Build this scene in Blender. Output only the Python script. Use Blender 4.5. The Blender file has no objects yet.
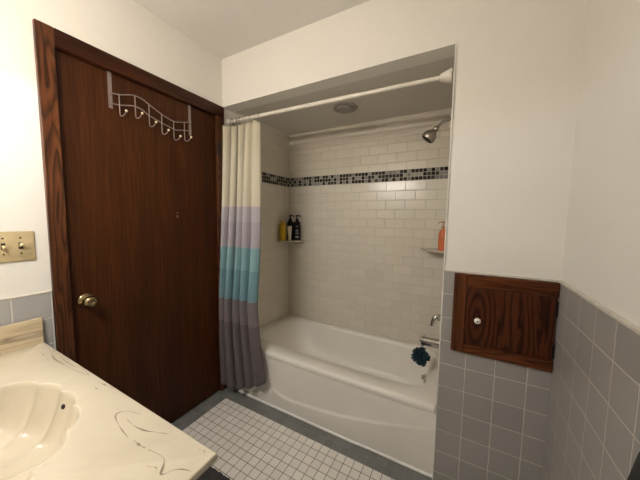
import bpy, bmesh, math, random
from mathutils import Vector, Matrix
random.seed(4)
PI = math.pi
C = bpy.context.scene.collection
SC = bpy.context.scene

# ------------------------------------------------------------------ camera, world, exposure
cam_d = bpy.data.cameras.new('camera'); cam = bpy.data.objects.new('camera', cam_d); C.objects.link(cam)
YAW, PITCH, ROLL, FPX = 0.4992, -0.0835, 0.0136, 260.55
_f = Vector((-math.sin(YAW)*math.cos(PITCH), math.cos(YAW)*math.cos(PITCH), math.sin(PITCH)))
_r = Vector((math.cos(YAW), math.sin(YAW), 0)); _u = _r.cross(_f)
_r2 = _r*math.cos(ROLL) + _u*math.sin(ROLL); _u2 = -_r*math.sin(ROLL) + _u*math.cos(ROLL)
M4 = Matrix.Identity(4)
for i in range(3):
    M4[i][0] = _r2[i]; M4[i][1] = _u2[i]; M4[i][2] = -_f[i]
M4.translation = (1.5562, -1.3653, 1.3224)
cam.matrix_world = M4
cam_d.sensor_width = 36; cam_d.lens = FPX/640*36; cam_d.clip_start = 0.02
SC.camera = cam
w = bpy.data.worlds.new('world'); SC.world = w; w.use_nodes = True
w.node_tree.nodes['Background'].inputs[0].default_value = (0.9, 0.85, 0.78, 1)
w.node_tree.nodes['Background'].inputs[1].default_value = 0.03
SC.view_settings.view_transform = 'Standard'; SC.view_settings.look = 'None'
SC.view_settings.gamma = 1; SC.view_settings.use_curve_mapping = False
SC.view_settings.exposure = 0.0
SC.cycles.caustics_reflective = False; SC.cycles.caustics_refractive = False
LAMP = 298.0                      # tube emission strength
LAMP_COL = (1.0, 0.955, 0.885)
SHADE_T = 0.86                   # how much light the frosted diffuser lets straight through

# ------------------------------------------------------------------ dimensions of the room
W = 1.9153; XO = 1.4895; HC = 2.432; HH = 2.1065; D = 0.75; YN = -1.545; P = 0.115
AL = 0.05                        # alcove's left tile face
ZC = 0.7834                      # vanity top

# ------------------------------------------------------------------ mesh helpers
def box(bm, x0, x1, y0, y1, z0, z1, bev=0.0, seg=2):
    vs = [bm.verts.new((x, y, z)) for x in (x0, x1) for y in (y0, y1) for z in (z0, z1)]
    fs = [bm.faces.new([vs[i] for i in q]) for q in ((0,1,3,2),(4,6,7,5),(0,4,5,1),(2,3,7,6),(0,2,6,4),(1,5,7,3))]
    if bev:
        es = list({e for f in fs for e in f.edges})
        bmesh.ops.bevel(bm, geom=es, offset=bev, segments=seg, profile=.5, affect='EDGES')
def tube(bm, pts, r, seg=10, cap=True, radii=None):
    pts = [Vector(p) for p in pts]; rings = []
    n = len(pts); up = None
    for i, p in enumerate(pts):
        t = (pts[min(i+1, n-1)] - pts[max(i-1, 0)]).normalized()
        if up is None:
            a = Vector((0,0,1)) if abs(t.z) < .9 else Vector((1,0,0))
            up = (a - t*a.dot(t)).normalized()
        else:
            up = (up - t*up.dot(t)).normalized()
        b = t.cross(up); rr = radii[i] if radii else r
        rings.append([bm.verts.new(p + (up*math.cos(2*PI*k/seg) + b*math.sin(2*PI*k/seg))*rr) for k in range(seg)])
    for i in range(n-1):
        for k in range(seg):
            bm.faces.new((rings[i][k], rings[i][(k+1)%seg], rings[i+1][(k+1)%seg], rings[i+1][k]))
    if cap:
        bm.faces.new(rings[0][::-1]); bm.faces.new(rings[-1])
def lathe(bm, prof, seg=32, origin=(0,0,0), axis='z', cap=True):
    o = Vector(origin); rings = []
    for r, h in prof:
        ring = []
        for k in range(seg):
            a = 2*PI*k/seg; c, s = math.cos(a)*r, math.sin(a)*r
            v = {'z': (c, s, h), 'x': (h, c, s), 'y': (s, h, c)}[axis]
            ring.append(bm.verts.new(o + Vector(v)))
        rings.append(ring)
    for i in range(len(rings)-1):
        for k in range(seg):
            bm.faces.new((rings[i][k], rings[i][(k+1)%seg], rings[i+1][(k+1)%seg], rings[i+1][k]))
    if cap:
        if prof[0][0] > 1e-6: bm.faces.new(rings[0][::-1])
        if prof[-1][0] > 1e-6: bm.faces.new(rings[-1])
def sph(bm, c, r, sub=2, sc=(1,1,1)):
    m = Matrix.Translation(c) @ Matrix.Diagonal((sc[0], sc[1], sc[2], 1))
    bmesh.ops.create_icosphere(bm, subdivisions=sub, radius=r, matrix=m)
def spline(ctrl, n):
    P_ = [Vector(c) for c in ctrl]; P_ = [2*P_[0]-P_[1]] + P_ + [2*P_[-1]-P_[-2]]
    out = []; m = len(P_)-3
    for i in range(n+1):
        t = i/n*m; k = min(int(t), m-1); u = t-k
        a, b, c, d = P_[k:k+4]
        out.append(.5*((2*b) + (c-a)*u + (2*a-5*b+4*c-d)*u*u + (3*b-a-3*c+d)*u**3))
    return out
def obj(name, bm, mat, parent=None, smooth=False, auto=None):
    bmesh.ops.recalc_face_normals(bm, faces=bm.faces)
    me = bpy.data.meshes.new(name); bm.to_mesh(me); bm.free()
    if mat: me.materials.append(mat)
    if smooth:
        for p in me.polygons: p.use_smooth = True
    if auto:
        me.set_sharp_from_angle(angle=math.radians(auto))
    o = bpy.data.objects.new(name, me); C.objects.link(o)
    if parent is not None:
        o.parent = parent; o.matrix_parent_inverse = parent.matrix_world.inverted() if parent.type != 'EMPTY' else Matrix.Translation(-parent.location)
    return o
def tag(o, label=None, cat=None, group=None, kind=None):
    if label: o['label'] = label
    if cat: o['category'] = cat
    if group: o['group'] = group
    if kind: o['kind'] = kind
    return o
def thing(name, label, cat, loc=(0,0,0), group=None):
    o = bpy.data.objects.new(name, None); C.objects.link(o); o.location = loc; o.empty_display_size = .05
    return tag(o, label, cat, group)
def struct(name, bm, mat, parent=None, label=None, cat=None, **k):
    o = obj(name, bm, mat, parent, **k)
    if parent is None:
        tag(o, label, cat, None, 'structure')
    return o

# ------------------------------------------------------------------ material helpers
class NT:
    def __init__(s, name):
        s.m = bpy.data.materials.new(name); s.m.use_nodes = True; s.t = s.m.node_tree
        s.b = s.t.nodes['Principled BSDF']; s.x = None
    def n(s, t, **kw):
        nd = s.t.nodes.new(t)
        for k, v in kw.items(): setattr(nd, k, v)
        return nd
    def put(s, sock, v):
        if isinstance(v, bpy.types.NodeSocket): s.t.links.new(v, sock)
        elif isinstance(v, tuple) and len(v) == 3 and sock.type == 'RGBA': sock.default_value = (*v, 1)
        else: sock.default_value = v
    def m_(s, op, a, b=None, c=None):
        nd = s.n('ShaderNodeMath', operation=op)
        s.put(nd.inputs[0], a)
        if b is not None: s.put(nd.inputs[1], b)
        if c is not None: s.put(nd.inputs[2], c)
        return nd.outputs[0]
    def xyz(s):
        if s.x is None:
            tc = s.n('ShaderNodeTexCoord'); sp = s.n('ShaderNodeSeparateXYZ')
            s.t.links.new(tc.outputs['Object'], sp.inputs[0]); s.x = sp.outputs; s.tc = tc.outputs['Object']
        return s.x
    def comb(s, a, b, c):
        nd = s.n('ShaderNodeCombineXYZ')
        for i, v in enumerate((a, b, c)): s.put(nd.inputs[i], v)
        return nd.outputs[0]
    def scaled(s, sx, sy, sz, off=(0,0,0)):
        s.xyz(); mp = s.n('ShaderNodeMapping'); s.t.links.new(s.tc, mp.inputs[0])
        mp.inputs['Scale'].default_value = (sx, sy, sz); mp.inputs['Location'].default_value = off
        return mp.outputs[0]
    def noise(s, vec, scale=1, detail=2, rough=.5, dist=0):
        nd = s.n('ShaderNodeTexNoise'); s.put(nd.inputs['Vector'], vec)
        nd.inputs['Scale'].default_value = scale; nd.inputs['Detail'].default_value = detail
        nd.inputs['Roughness'].default_value = rough; nd.inputs['Distortion'].default_value = dist
        return nd.outputs[0]
    def white(s, vec):
        nd = s.n('ShaderNodeTexWhiteNoise', noise_dimensions='3D'); s.put(nd.inputs[0], vec); return nd.outputs[0]
    def ramp(s, fac, stops, interp='LINEAR'):
        nd = s.n('ShaderNodeValToRGB'); e = nd.color_ramp.elements; nd.color_ramp.interpolation = interp
        while len(e) < len(stops): e.new(1)
        for i, (p, c) in enumerate(stops):
            e[i].position = p; e[i].color = (*c, 1) if isinstance(c, tuple) else (c, c, c, 1)
        s.put(nd.inputs[0], fac); return nd.outputs[0]
    def mix(s, f, a, b):
        nd = s.n('ShaderNodeMix', data_type='RGBA'); s.put(nd.inputs[0], f); s.put(nd.inputs[6], a); s.put(nd.inputs[7], b)
        return nd.outputs[2]
    def smooth(s, v, a, b):
        nd = s.n('ShaderNodeMapRange', interpolation_type='SMOOTHSTEP'); s.put(nd.inputs[0], v)
        nd.inputs[1].default_value = a; nd.inputs[2].default_value = b; return nd.outputs[0]
    def bump(s, h, dist=.001, strength=1.0):
        nd = s.n('ShaderNodeBump'); nd.inputs['Distance'].default_value = dist; nd.inputs['Strength'].default_value = strength
        s.put(nd.inputs['Height'], h); s.t.links.new(nd.outputs[0], s.b.inputs['Normal'])
    def out(s, col, rough=.5, metal=0.0, spec=None, coat=0.0):
        s.put(s.b.inputs['Base Color'], col); s.put(s.b.inputs['Roughness'], rough); s.b.inputs['Metallic'].default_value = metal
        if spec is not None: s.b.inputs['Specular IOR Level'].default_value = spec
        if coat: s.b.inputs['Coat Weight'].default_value = coat; s.b.inputs['Coat Roughness'].default_value = .12
        return s.m

def plain(name, col, rough=.5, metal=0.0, var=.06, scale=40, bump=0.0, spec=None, coat=0.0):
    t = NT(name); t.xyz(); nz = t.noise(t.tc, scale, 3)
    a = tuple(max(0, c*(1-var)) for c in col); b = tuple(min(1, c*(1+var)) for c in col)
    c = t.ramp(nz, [(.3, a), (.7, b)])
    if bump: t.bump(nz, bump)
    return t.out(c, rough, metal, spec, coat)

def plaster(name, col, dist=.0025, scale=14):
    t = NT(name); t.xyz()
    big = t.noise(t.tc, 2.2, 3, .55); fine = t.noise(t.tc, scale, 5, .6); grit = t.noise(t.tc, 160, 2)
    c = t.ramp(big, [(.3, tuple(x*.965 for x in col)), (.7, col)])
    h = t.m_('ADD', t.m_('MULTIPLY', fine, 1.0), t.m_('MULTIPLY', grit, .12))
    t.bump(h, dist, .8)
    return t.out(c, .65, spec=.3)

def tiles(name, ua, va, pu, pv, ou, ov, gr, cols, grout, rough=.25, half=0.0, spec=.4, bump=.0012, smear=.0):
    """square or brick tiles from object coordinates; ua, va pick the axes"""
    t = NT(name); X = t.xyz()
    u = t.m_('DIVIDE', t.m_('SUBTRACT', X[ua], ou), pu); v = t.m_('DIVIDE', t.m_('SUBTRACT', X[va], ov), pv)
    iv = t.m_('FLOOR', v)
    if half:
        u = t.m_('ADD', u, t.m_('MULTIPLY', t.m_('MODULO', t.m_('ABSOLUTE', iv), 2.0), half))
    iu = t.m_('FLOOR', u)
    def edge(w, p):
        fr = t.m_('FRACT', w); d = t.m_('MINIMUM', fr, t.m_('SUBTRACT', 1.0, fr)); return t.m_('MULTIPLY', d, p)
    d = t.m_('MINIMUM', edge(u, pu), edge(v, pv))
    mask = t.smooth(d, gr*.35, gr*.75)          # 1 on the tile
    rnd = t.white(t.comb(iu, iv, 3.7))
    if len(cols) == 2:
        tc = t.ramp(rnd, [(0, cols[0]), (1, cols[1])])
    else:
        tc = t.ramp(rnd, [(i/len(cols), c) for i, c in enumerate(cols)], 'CONSTANT')
    if smear:
        nz = t.noise(t.tc, 7, 4, .6); tc = t.mix(t.m_('MULTIPLY', t.smooth(nz, .45, .75), smear), tc, tuple(c*.8 for c in cols[0]))
    col = t.mix(mask, grout, tc)
    h = t.smooth(d, gr*.3, gr*1.6)
    t.bump(t.m_('ADD', h, t.m_('MULTIPLY', rnd, .12)), bump)
    rg = t.m_('ADD', .75, t.m_('MULTIPLY', mask, rough-.75))
    return t.out(col, rg, spec=spec)

def wood(name, axis, dark, mid, light, fig=9.0, across=5.0, along=.7, rough=.33, off=(0,0,0), streak=.35, coat=.03, ringw=.55, spec=.18):
    """varnished veneer: contour lines of a stretched noise give cathedral figure; axis = grain direction"""
    t = NT(name)
    sc = [across]*3; sc[axis] = along
    n1 = t.noise(t.scaled(*sc, off=off), 1.0, 2, .45, .3)
    fr = t.m_('FRACT', t.m_('MULTIPLY', n1, fig))
    ring = t.ramp(fr, [(0, 0.0), (.12, .25), (ringw, 1.0), (.9, .75), (1, 0.0)])
    s2 = [170.0]*3; s2[axis] = 5.0
    fine = t.noise(t.scaled(*s2), 1.0, 3, .6)
    s3 = [9.0]*3; s3[axis] = .6
    broad = t.noise(t.scaled(*s3, off=(3,1,2)), 1.0, 3, .55)
    f = t.m_('ADD', t.m_('MULTIPLY', ring, 1-streak), t.m_('MULTIPLY', t.smooth(fine, .3, .7), streak))
    c = t.ramp(f, [(0, dark), (.5, mid), (1, light)])
    c = t.mix(t.m_('MULTIPLY', t.smooth(broad, .35, .7), .5), c, dark)
    t.bump(fine, .0004, .5)
    return t.out(c, rough, spec=spec, coat=coat)

def emit(name, col, strength):
    t = NT(name); t.b.inputs['Base Color'].default_value = (*col, 1)
    t.b.inputs['Emission Color'].default_value = (*col, 1); t.b.inputs['Emission Strength'].default_value = strength
    return t.m

MAT = {}
WHITE = (.82, .795, .745)
MAT['wall'] = plaster('painted_plaster', WHITE)
MAT['ceil'] = plaster('ceiling_paint', (.76, .735, .70), .002, 30)
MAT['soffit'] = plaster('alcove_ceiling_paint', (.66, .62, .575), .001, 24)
GREY = [(.325, .308, .292), (.36, .342, .325)]
GROUT = (.66, .62, .55)
MAT['tile_far'] = tiles('grey_wall_tile_far', 0, 2, P, P, 1.6016, .6271, .0028, GREY, GROUT, .32)
MAT['tile_right'] = tiles('grey_wall_tile_right', 1, 2, P, P, -.1067, .6271, .0028, GREY, GROUT, .32)
MAT['tile_left'] = tiles('grey_wall_tile_left', 1, 2, P, P, -.9525, .9918, .0032, [(.36,.36,.36),(.40,.40,.395)], (.66,.64,.60), .3)
MAT['cap'] = plain('pale_grout_cap', (.62, .58, .51), .5, var=.1)
SUB = [(.685, .635, .545), (.725, .675, .58)]
MAT['subway_back'] = tiles('cream_subway_tile_back', 0, 2, .1505, .0738, .928, 1.6205, .0020, SUB, (.47, .42, .345), .22, .5, bump=.0011, smear=.12)
MAT['subway_left'] = tiles('cream_subway_tile_left', 1, 2, .1505, .0738, .75, 1.6205, .0015, SUB, (.53, .48, .40), .24, .5, bump=.0008, smear=.2)
MOS = [(.008,.008,.009), (.27,.265,.25), (.018,.013,.013), (.010,.010,.011), (.33,.32,.29), (.05,.043,.04), (.012,.012,.014), (.21,.205,.195), (.03,.024,.022)]
MAT['mosaic_back'] = tiles('black_grey_mosaic_back', 0, 2, .0285, .0285, .05, 1.6205, .0035, MOS, (.46,.42,.35), .5, spec=.12)
MAT['mosaic_left'] = tiles('black_grey_mosaic_left', 1, 2, .0285, .0285, .75, 1.6205, .0035, MOS, (.46,.42,.35), .5, spec=.12)

def floor_mat():
    t = NT('mosaic_floor_tile'); X = t.xyz(); p = .0503
    u = t.m_('DIVIDE', t.m_('SUBTRACT', X[0], .1), p); v = t.m_('DIVIDE', t.m_('ADD', X[1], .1015), p)
    iu, iv = t.m_('FLOOR', u), t.m_('FLOOR', v)
    def edge(w):
        fr = t.m_('FRACT', w); return t.m_('MULTIPLY', t.m_('MINIMUM', fr, t.m_('SUBTRACT', 1.0, fr)), p)
    d = t.m_('MINIMUM', edge(u), edge(v)); mask = t.smooth(d, .0008, .0024)
    field = t.m_('MULTIPLY', t.m_('GREATER_THAN', X[0], .1), t.m_('LESS_THAN', X[1], -.1015))
    rnd = t.white(t.comb(iu, iv, 1.3)); spk = t.noise(t.tc, 420, 2)
    wt = t.ramp(rnd, [(0, (.74,.71,.665)), (1, (.82,.785,.735))]); wt = t.mix(t.m_('MULTIPLY', t.smooth(spk, .5, .75), .25), wt, (.40,.37,.34))
    gt = t.ramp(rnd, [(0, (.155,.158,.152)), (1, (.195,.197,.19))])
    tile = t.mix(field, gt, wt); gro = t.mix(field, (.26,.26,.25), (.21,.18,.15))
    dirt = t.noise(t.tc, 5, 4, .6); gro = t.mix(t.smooth(dirt, .4, .7), gro, t.mix(field, (.21,.21,.20), (.14,.12,.10)))
    t.bump(mask, .0012)
    return t.out(t.mix(mask, gro, tile), t.m_('SUBTRACT', .8, t.m_('MULTIPLY', mask, .42)))
MAT['floor'] = floor_mat()

MAT['door'] = wood('dark_varnished_door_veneer', 2, (.016,.0036,.0011), (.042,.0112,.0028), (.078,.0240,.0052), fig=3, across=3.0, along=.3, streak=.6, rough=.45, coat=.0, spec=.18)
OAK = ((.012,.003,.0014), (.060,.019,.0065), (.125,.043,.0145))
MAT['oak_v'] = wood('stained_oak_trim_upright', 2, *OAK, fig=12, across=11, along=1.5, streak=.2, spec=.25, coat=.08, off=(.4,.2,2.3))
MAT['oak_h'] = wood('stained_oak_trim_head', 1, (.013,.003,.0014), (.036,.0092,.0032), (.064,.018,.006), fig=8, across=8, along=.9, spec=.2, coat=.0)
def hatch_wood():
    t = NT('stained_oak_hatch'); X = t.xyz()
    n = t.noise(t.scaled(13, 13, 2.6, off=(.7,.1,.4)), 1.0, 3, .5, .4)
    u = t.m_('DIVIDE', t.m_('SUBTRACT', X[0], 1.634), .050); v = t.m_('DIVIDE', t.m_('SUBTRACT', X[2], .878), .185)
    r = t.m_('SQRT', t.m_('ADD', t.m_('MULTIPLY', u, u), t.m_('MULTIPLY', v, v)))
    far = t.smooth(r, .9, 2.0)
    r = t.m_('ADD', t.m_('MULTIPLY', r, t.m_('SUBTRACT', 2.6, far)), t.m_('MULTIPLY', n, t.m_('ADD', .9, t.m_('MULTIPLY', far, 4.0))))
    fr = t.m_('FRACT', r); ring = t.ramp(fr, [(0, 0.0), (.18, .15), (.5, 1.0), (.85, .8), (1, 0.0)])
    fine = t.noise(t.scaled(170, 170, 5), 1.0, 3, .6)
    f = t.m_('ADD', t.m_('MULTIPLY', ring, .82), t.m_('MULTIPLY', t.smooth(fine, .3, .7), .18))
    c = t.ramp(f, [(0, (.007,.0017,.0009)), (.5, (.042,.0105,.0035)), (1, (.078,.021,.0065))])
    t.bump(fine, .0004, .5); return t.out(c, .42, spec=.2)
MAT['panel'] = hatch_wood()
MAT['panel_fr'] = wood('stained_oak_hatch_frame', 0, (.020,.005,.002), (.088,.026,.0085), (.14,.044,.015), fig=8, across=20, along=2.2)
MAT['panel_st'] = wood('stained_oak_hatch_stile', 2, (.028,.008,.003), (.105,.033,.012), (.15,.05,.018), fig=8, across=16, along=1.6)
MAT['cabinet'] = wood('dark_oak_vanity', 2, (.02,.006,.003), (.06,.018,.007), (.10,.03,.011), fig=9, across=9, along=1.2)
MAT['enamel'] = plain('bathtub_enamel', (.82, .785, .73), .32, var=.02, scale=6, spec=.35)
MAT['caulk'] = plain('white_caulk', (.93, .91, .87), .5, var=.05)
MAT['chrome'] = plain('polished_chrome', (.56, .54, .51), .08, 1.0, .04, 20)
MAT['nickel'] = plain('brushed_nickel', (.42, .39, .36), .28, 1.0, .08, 60)
MAT['satin'] = plain('satin_pinkish_metal', (.27, .22, .205), .45, .4, .06, 50)
MAT['ball'] = plain('ivory_ball_tip', (.80, .72, .52), .3, var=.05)
MAT['brass'] = plain('antique_brass', (.33, .25, .14), .24, 1.0, .15, 30)
MAT['plate'] = plain('brushed_brass_plate', (.54, .43, .245), .42, .15, .08, 25)
MAT['toggle'] = plain('ivory_toggle', (.72, .58, .33), .3, var=.05)
MAT['dark'] = plain('blackened_metal', (.012, .010, .009), .45, .5)
MAT['porcelain'] = plain('white_porcelain', (.80, .77, .72), .15, var=.02)
MAT['rodwhite'] = plain('white_rod_enamel', (.74, .70, .63), .3, var=.03)
MAT['vent'] = plain('dull_vent_enamel', (.29, .265, .235), .5, var=.05)
MAT['shelf'] = plain('cream_ceramic_shelf', (.62, .57, .49), .2, var=.03)
MAT['black'] = plain('black_plastic', (.006, .0055, .006), .5, var=.1, spec=.15)
MAT['yellow'] = plain('golden_yellow_plastic', (.62, .37, .020), .4, var=.06, spec=.3)
MAT['beige'] = plain('pale_beige_plastic', (.60, .52, .42), .4, var=.04)
MAT['labelgrey'] = plain('pale_grey_print', (.32, .31, .30), .5)
MAT['orange'] = plain('coral_orange_plastic', (.62, .17, .065), .3, var=.05)
MAT['orangelid'] = plain('pale_orange_pump', (.50, .30, .17), .4)
MAT['loofah'] = plain('dark_teal_mesh', (.012, .040, .062), .7, var=.6, scale=90)
MAT['cord'] = plain('dark_cord', (.02, .05, .07), .7)
MAT['rug'] = plain('charcoal_pile', (.045, .040, .040), .95, var=.5, scale=300, bump=.004)
MAT['towel'] = plain('black_terry', (.010, .010, .011), .95, var=.5, scale=300, bump=.002)

def marble():
    t = NT('cream_cultured_marble'); t.xyz()
    n = t.noise(t.tc, 3.0, 4, .6, 1.2)
    c = t.ramp(n, [(.3, (.60,.535,.42)), (.55, (.645,.58,.46)), (.75, (.62,.555,.44))])
    return t.out(c, .22, coat=.3)
MAT['marble'] = marble()
def splash():
    t = NT('tan_streaked_marble'); X = t.xyz()
    n = t.noise(t.scaled(12, 1.6, 13, off=(0,.3,.2)), 1.0, 3, .5, .8)
    c = t.ramp(n, [(.30, (.60,.50,.345)), (.405, (.62,.52,.36)), (.425, (.26,.20,.14)), (.45, (.56,.46,.31)), (.6, (.62,.52,.355)), (.66, (.50,.40,.26)), (.72, (.58,.48,.32))])
    return t.out(c, .3, coat=.2)
MAT['splash'] = splash()
MAT['vein'] = plain('grey_brown_marble_vein', (.27, .225, .16), .3, var=.3, scale=60)
MAT['sinkdark'] = plain('dark_overflow', (.03, .02, .012), .6)

# ------------------------------------------------------------------ the setting
bm = bmesh.new(); box(bm, -.15, W+.12, YN-.1, D+.12, -.1, 0); struct('floor', bm, MAT['floor'], label='white mosaic tile floor with a grey border beside the tub', cat='floor')
bm = bmesh.new(); box(bm, -.15, W+.12, YN-.1, .0, HC, HC+.1); struct('ceiling', bm, MAT['ceil'], label='plain off white ceiling above the door', cat='ceiling')
DY0, DY1, DZ = -.893, -.061, 2.030       # door opening
bm = bmesh.new()
box(bm, -.12, 0, YN-.1, DY0, 0, HC); box(bm, -.12, 0, DY0, DY1, DZ, HC); box(bm, -.12, 0, DY1, D+.12, 0, HC)
wl = struct('wall_left', bm, MAT['wall'], label='white plaster wall around the dark door', cat='wall')
bm = bmesh.new(); box(bm, -.002, .008, YN, -.9495, 0, .987); struct('tile_wainscot', bm, MAT['tile_left'], wl)
bm = bmesh.new(); box(bm, -.002, .010, YN, -.9495, .987, .9945, .002); struct('tile_cap', bm, MAT['cap'], wl)
bm = bmesh.new(); box(bm, 0, XO, 0, .10, HH, HC); struct('wall_header', bm, MAT['wall'], label='white plaster header above the tub opening', cat='wall')
bm = bmesh.new(); box(bm, XO, W+.12, 0, .10, 0, HC)
wf = struct('wall_far', bm, MAT['wall'], label='white plaster wall right of the tub opening above grey tiles', cat='wall')
bm = bmesh.new(); box(bm, XO, W, -.007, .002, 0, 1.080); struct('tile_wainscot', bm, MAT['tile_far'], wf)
bm = bmesh.new(); box(bm, XO, W, -.009, .002, 1.080, 1.087, .002); struct('tile_cap', bm, MAT['cap'], wf)
bm = bmesh.new(); box(bm, W, W+.12, YN-.1, D+.12, 0, HC)
wr = struct('wall_right', bm, MAT['wall'], label='white plaster wall at right above grey tiles', cat='wall')
bm = bmesh.new(); box(bm, W-.007, W+.002, YN, -.007, 0, 1.078); struct('tile_wainscot', bm, MAT['tile_right'], wr)
bm = bmesh.new(); box(bm, W-.011, W+.002, YN, -.007, 1.078, 1.089, .003); struct('tile_cap', bm, MAT['cap'], wr)
bm = bmesh.new(); box(bm, -.12, W+.12, YN-.1, YN, 0, HC); struct('wall_near', bm, MAT['wall'], label='plain plaster wall behind the vanity', cat='wall')
# alcove shell
ZT = 2.0
bm = bmesh.new(); pl = [(0, .075), (AL, .36), (AL, D+.1), (0, D+.1)]
lo_a = [bm.verts.new((x, y, .39)) for x, y in pl]; hi_a = [bm.verts.new((x, y, HH)) for x, y in pl]
bm.faces.new(lo_a); bm.faces.new(hi_a)
for i in range(4): bm.faces.new((lo_a[i], lo_a[(i+1)%4], hi_a[(i+1)%4], hi_a[i]))
box(bm, 0, AL, .062, D+.1, 0, .39); wal = struct('wall_alcove_left', bm, MAT['subway_left'], label='cream tiled end wall of the tub alcove behind the curtain', cat='wall')
bm = bmesh.new(); box(bm, 0, XO, D, D+.1, 0, HH); wab = struct('wall_alcove_back', bm, MAT['subway_back'], label='cream subway tiled long wall behind the tub', cat='wall')
bm = bmesh.new(); box(bm, XO, XO+.1, .10, D+.1, 0, HH); war = struct('wall_alcove_right', bm, MAT['subway_left'], label='cream tiled plumbing wall of the tub alcove', cat='wall')
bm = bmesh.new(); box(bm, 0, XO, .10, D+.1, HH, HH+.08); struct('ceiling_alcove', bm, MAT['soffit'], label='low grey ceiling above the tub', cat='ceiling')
bm = bmesh.new(); box(bm, AL-.002, AL+.003, .36, D, 1.6205, 1.706); struct('mosaic_band', bm, MAT['mosaic_left'], wal)
bm = bmesh.new(); box(bm, AL, XO, D-.003, D+.002, 1.6205, 1.706); struct('mosaic_band', bm, MAT['mosaic_back'], wab)
bm = bmesh.new(); box(bm, XO-.003, XO+.002, .10, D, 1.6205, 1.706); struct('mosaic_band', bm, MAT['mosaic_left'], war)
bm = bmesh.new()
prof = [(D, 1.958), (D-.006, 1.960), (D-.010, 1.975), (D-.010, 2.000), (D-.006, 2.012), (D-.004, 2.022), (D-.008, 2.035), (D-.014, 2.085), (D-.012, HH), (D, HH)]
a = [bm.verts.new((AL+.012, y, z)) for y, z in prof]; b = [bm.verts.new((XO, y, z)) for y, z in prof]
for i in range(len(prof)-1): bm.faces.new((a[i], a[i+1], b[i+1], b[i]))
bm.faces.new(a); bm.faces.new(b[::-1])
struct('cove_trim', bm, MAT['shelf'], wab)
bm = bmesh.new(); box(bm, XO-.0035, XO+.002, -.0085, .10, 0, HH, .0012); struct('corner_bead', bm, MAT['wall'], wf)

# door, its casing
def casing(name, pts, mat, label):
    bm = bmesh.new()
    for b_ in pts: box(bm, *b_)
    return struct(name, bm, mat, label=label, cat='trim')
CY0 = -.9465; CZ = 2.101
bm = bmesh.new(); box(bm, -.002, .018, CY0, DY0+.004, 0, CZ, .003); box(bm, -.11, 0, DY0, DY0+.0035, 0, DZ)
struct('trim_1', bm, MAT['oak_v'], label='left upright of the dark oak door casing', cat='trim')
bm = bmesh.new(); box(bm, -.002, .0182, DY0+.004, -.002, DZ-.003, CZ, .003); box(bm, -.11, 0, DY0+.0035, DY1-.0035, DZ-.0045, DZ); struct('trim_2', bm, MAT['oak_h'], label='dark oak head casing over the door', cat='trim')
bm = bmesh.new(); box(bm, -.002, .018, DY1-.004, -.002, 0, DZ-.003, .003); box(bm, -.11, 0, DY1-.0035, DY1, 0, DZ-.0045); struct('trim_3', bm, MAT['oak_v'], label='right upright of the door casing beside the curtain', cat='trim')
bm = bmesh.new(); box(bm, -.042, -.004, DY0+.0065, DY1-.0055, .010, 2.0215, .0015)
door = struct('door_1', bm, MAT['door'], label='dark varnished flush wooden door with round brass knob', cat='door')
bm = bmesh.new()
kz, ky = .917, -.832
lathe(bm, [(.034, -.004), (.034, -.001), (.030, .004), (.016, .008), (.012, .014)], 32, (0, ky, kz), 'x')
kn = struct('door_knob', bm, MAT['brass'], door, smooth=True, auto=40)
bm = bmesh.new(); lathe(bm, [(.011, .012), (.012, .022), (.022, .030), (.0275, .042), (.026, .054), (.018, .061), (.007, .0625), (.006, .060), (0, .060)], 32, (0, ky, kz), 'x')
struct('knob_ball', bm, MAT['brass'], kn, smooth=True)
for z in (.25, 1.05, 1.80):
    bm = bmesh.new(); lathe(bm, [(.005, -.045), (.005, .045)], 12, (.0215, DY1-.004, z)); box(bm, .0175, .020, DY1-.005, DY1+.018, z-.044, z+.044)
    struct('hinge', bm, MAT['dark'], door)
bm = bmesh.new()
for k in range(9): sph(bm, (-.0042, -.361+random.uniform(-.006,.006), 1.33+random.uniform(-.018,.018)), .004, 1, (.15, 1, 1.4))
struct('paint_chip', bm, plain('chipped_veneer', (.20,.085,.04), .6), door)

# ------------------------------------------------------------------ unseen vanity light (the room's lamp) in an added frosted box
vl = thing('vanity_light', 'unseen light on the wall behind the vanity in an added frosted box', 'light', (.55, YN, 1.95))
def frost():
    t = NT('frosted_acrylic'); nt = t.t
    tr = nt.nodes.new('ShaderNodeBsdfTransparent'); tr.inputs[0].default_value = (1, .97, .93, 1)
    df = nt.nodes.new('ShaderNodeBsdfDiffuse'); df.inputs[0].default_value = (.85, .83, .78, 1)
    t.xyz(); nz = t.noise(t.tc, 90, 2)
    mx = nt.nodes.new('ShaderNodeMixShader'); t.put(mx.inputs[0], t.m_('ADD', 1-SHADE_T-.02, t.m_('MULTIPLY', nz, .04)))
    nt.links.new(tr.outputs[0], mx.inputs[1]); nt.links.new(df.outputs[0], mx.inputs[2])
    nt.links.new(mx.outputs[0], nt.nodes['Material Output'].inputs[0]); return t.m
MAT['frost'] = frost()
LX0, LX1, LYF, LZE = .10, 1.0, -1.345, 1.878
bm = bmesh.new()
box(bm, LX0, LX1, LYF-.004, LYF, LZE, 2.03); box(bm, LX0, LX0+.004, YN+.012, LYF-.004, LZE, 2.03); box(bm, LX1-.004, LX1, YN+.012, LYF-.004, LZE, 2.03); box(bm, LX0, LX1, YN+.012, LYF, 2.03, 2.034)
obj('added_diffuser', bm, MAT['frost'], vl)  # added: its lower edge draws the shade line across left wall and door
bm = bmesh.new(); box(bm, LX0, LX1, YN, YN+.012, 1.85, 2.03, .002); obj('mounting_plate', bm, MAT['porcelain'], vl)
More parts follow.
